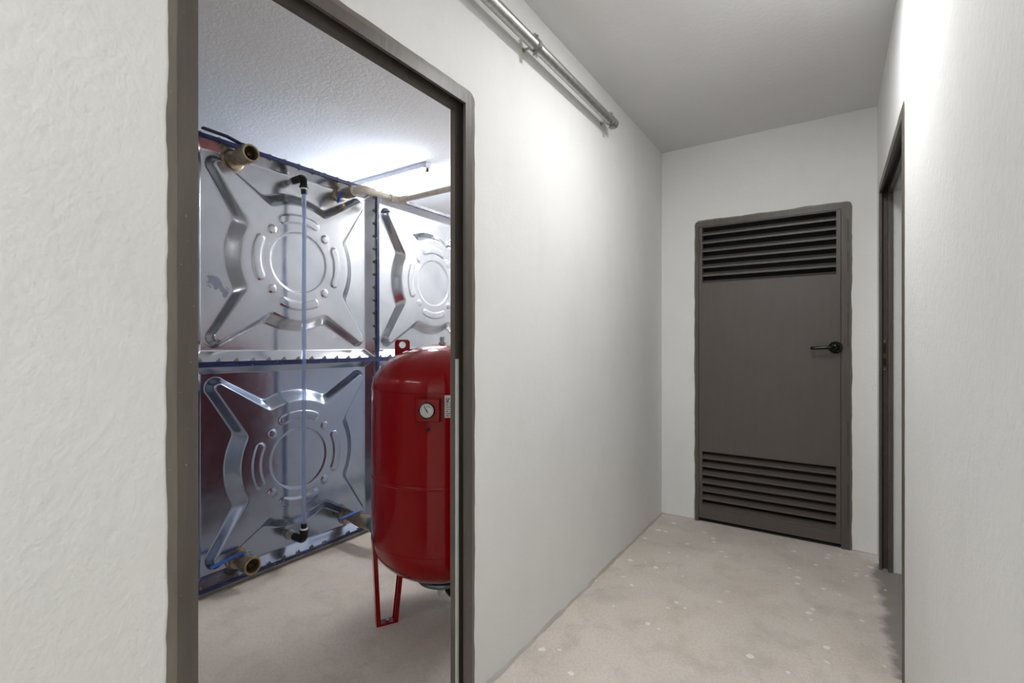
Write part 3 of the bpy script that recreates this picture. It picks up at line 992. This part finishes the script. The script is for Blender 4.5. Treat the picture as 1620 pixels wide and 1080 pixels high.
# connection flange and hose underneath
mb = MB().lathe((AX, AY, 0), (0, 0, 1), [(0, .138), (.104, .138), (.112, .143), (.114, .150), (.110, .158), (0, .158)], 48)
fl = mb.build('bottom_flange', M['galv_blue'], ves)
MB().lathe((AX, AY, 0), (0, 0, 1), [(0, .157), (.100, .157), (.100, .170), (0, .170)], 40).build('flange_gasket', M['black'], fl)
mb = MB()
cc = Vector((AX, AY, .138)) + camr * .030
mb.tube([cc, cc - UPZ * .02] + arc(cc - UPZ * .02 + camr * .055, -camr, -UPZ, .055, 0, math.pi / 2, 8) + [cc + camr * .16 - UPZ * .075], .026, 18)
ho = mb.build('rubber_hose', M['plastic'], ves)
mb = MB().lathe(cc + camr * .10 - UPZ * .075, camr, [(.020, 0), (.0285, 0), (.0285, .012), (.020, .012)], 24)
mb.build('hose_clip', M['galv'], ho)

# small white teardrop of plastic lying on the floor under the vessel
wp = Vector((0, 0, 0))
def ground(px, py, z=0.0):
    w = (1.2 - z) * 760 / (py - 544); uu = (px - 810) / 760 * w
    return Vector((camr.x * uu + camf.x * w, camr.y * uu + camf.y * w, z))
g = ground(697, 949)
mb = MB()
mb.lathe(g + Vector((0, 0, .001)), (0.03, 0.02, 1), [(0, 0), (.003, 0), (.005, .012), (.015, .028), (.018, .038), (.0165, .048), (.009, .055), (0, .057)], 20)
tg = mb.build('plastic_plug', M['white'])
tag(tg, 'small white teardrop shaped plastic plug on the floor beneath the red vessel', 'plug')

# ------------------------------------------------------------------ galvanised conduit on the left wall
ZC, XC = 2.352, XL + .056
cr = .0215
mb = MB()
mb.lathe((XC, -0.9, ZC), (0, 1, 0), [(0, 0), (cr, 0), (cr, 3.26), (cr + .001, 3.262), (cr + .004, 3.263), (cr + .004, 3.292), (cr - .002, 3.295), (cr - .003, 3.285), (0, 3.285)], 28)
con = mb.build('metal_conduit', M['galv'])
tag(con, 'galvanised metal conduit clamped high along the white wall', 'conduit')
for yy in (0.15, 1.592, 2.345):
    mb = MB()
    mb.lathe((XC, yy - .010, ZC), (0, 1, 0), [(cr, 0), (cr + .0045, 0), (cr + .0045, .020), (cr, .020)], 28)
    for sg in (-1, 1):
        mb.obox((XC, yy, ZC + sg * (cr + .011)), (1, 0, 0), (0, 1, 0), (0, 0, 1), .004, .010, .010)
        mb.cyl((XC - .012, yy, ZC + sg * (cr + .012)), (XC + .012, yy, ZC + sg * (cr + .012)), .0045, 10)
    cl = mb.build('pipe_clamp', M['galv'], con)
    MB().lathe((XC, yy - .009, ZC), (0, 1, 0), [(cr + .0002, 0), (cr + .003, 0), (cr + .003, .018)], 28)
    MB().cyl((XL, yy, ZC), (XC - cr, yy, ZC), .005, 10).build('clamp_stud', M['galv'], cl)
    MB().lathe((XL, yy, ZC), (1, 0, 0), [(0, 0), (.009, 0), (.009, .002), (0, .003)], 12).build('wall_plug', M['yellow'], cl)

# ------------------------------------------------------------------ lamps
def batten(x, y, dx, dy, mat, label):
    """tube lamp on the ceiling, centred at x, y and running along dx, dy"""
    bt = empty('batten_light', (x, y, H))
    tag(bt, label, 'lamp', 'plant room tube lamps')
    A = Vector((dx, dy, 0)); B = Vector((-dy, dx, 0)); C = Vector((x, y, H)); D = Vector((0, 0, -1))
    MB().obox(C + D * .0205, A, B, D, .61, .028, .0205, .004).build('lamp_housing', M['lamp_body'], bt)
    MB().cyl(C + D * .058 - A * .58, C + D * .058 + A * .58, .0145, 20).build('lamp_tube', mat, bt)
    for sg in (-1, 1):
        p = C + A * .59 * sg
        mb = MB().obox(p + D * .055, B, A, D, .012, .010, .0135)
        mb.cyl(p + D * .058 - A * .010, p + D * .058 + A * .010, .0175, 16)
        mb.build('lamp_holder', M['white'], bt)
batten(-3.11, 2.62, 1, 0, M['lamp_b'], 'lit white tube lamp on the plant room ceiling above the tank')
batten(-1.80, 3.30, 1, 0, M['fill_b2'], 'added unseen fill tube lamp on the plant room ceiling past the red vessel')  # unseen, added to brighten the panels and the room
batten(-1.90, -0.85, 1, 0, M['fill_b3'], 'added unseen fill tube lamp on the plant room ceiling left of the doorway')  # unseen, added to lift the floor and vessel front

def bulkhead(x, y, mat, label):
    o = empty('bulkhead_lamp', (x, y, H))
    tag(o, label, 'lamp', 'round corridor ceiling lamps')
    MB().lathe((x, y, H), (0, 0, -1), [(0, 0), (.125, 0), (.130, .008), (.128, .030), (.118, .034), (.118, .02), (0, .02)], 40).build('lamp_base', M['white'], o)
    MB().lathe((x, y, H), (0, 0, -1), [(.117, .026), (.114, .036), (.100, .041), (.055, .044), (0, .045)], 40).build('lamp_diffuser', mat, o)
bulkhead(-0.20, 1.84, M['lamp_c'], 'round lit ceiling lamp nearer the louvred door')
bulkhead(-0.74, -0.80, M['fill_r'], 'added round ceiling fill lamp just behind the viewer')  # unseen, added as corridor fill
bulkhead(-0.40, -2.40, M['fill_r'], 'added round ceiling fill lamp farthest behind the viewer')  # unseen, added to flatten the light on the walls
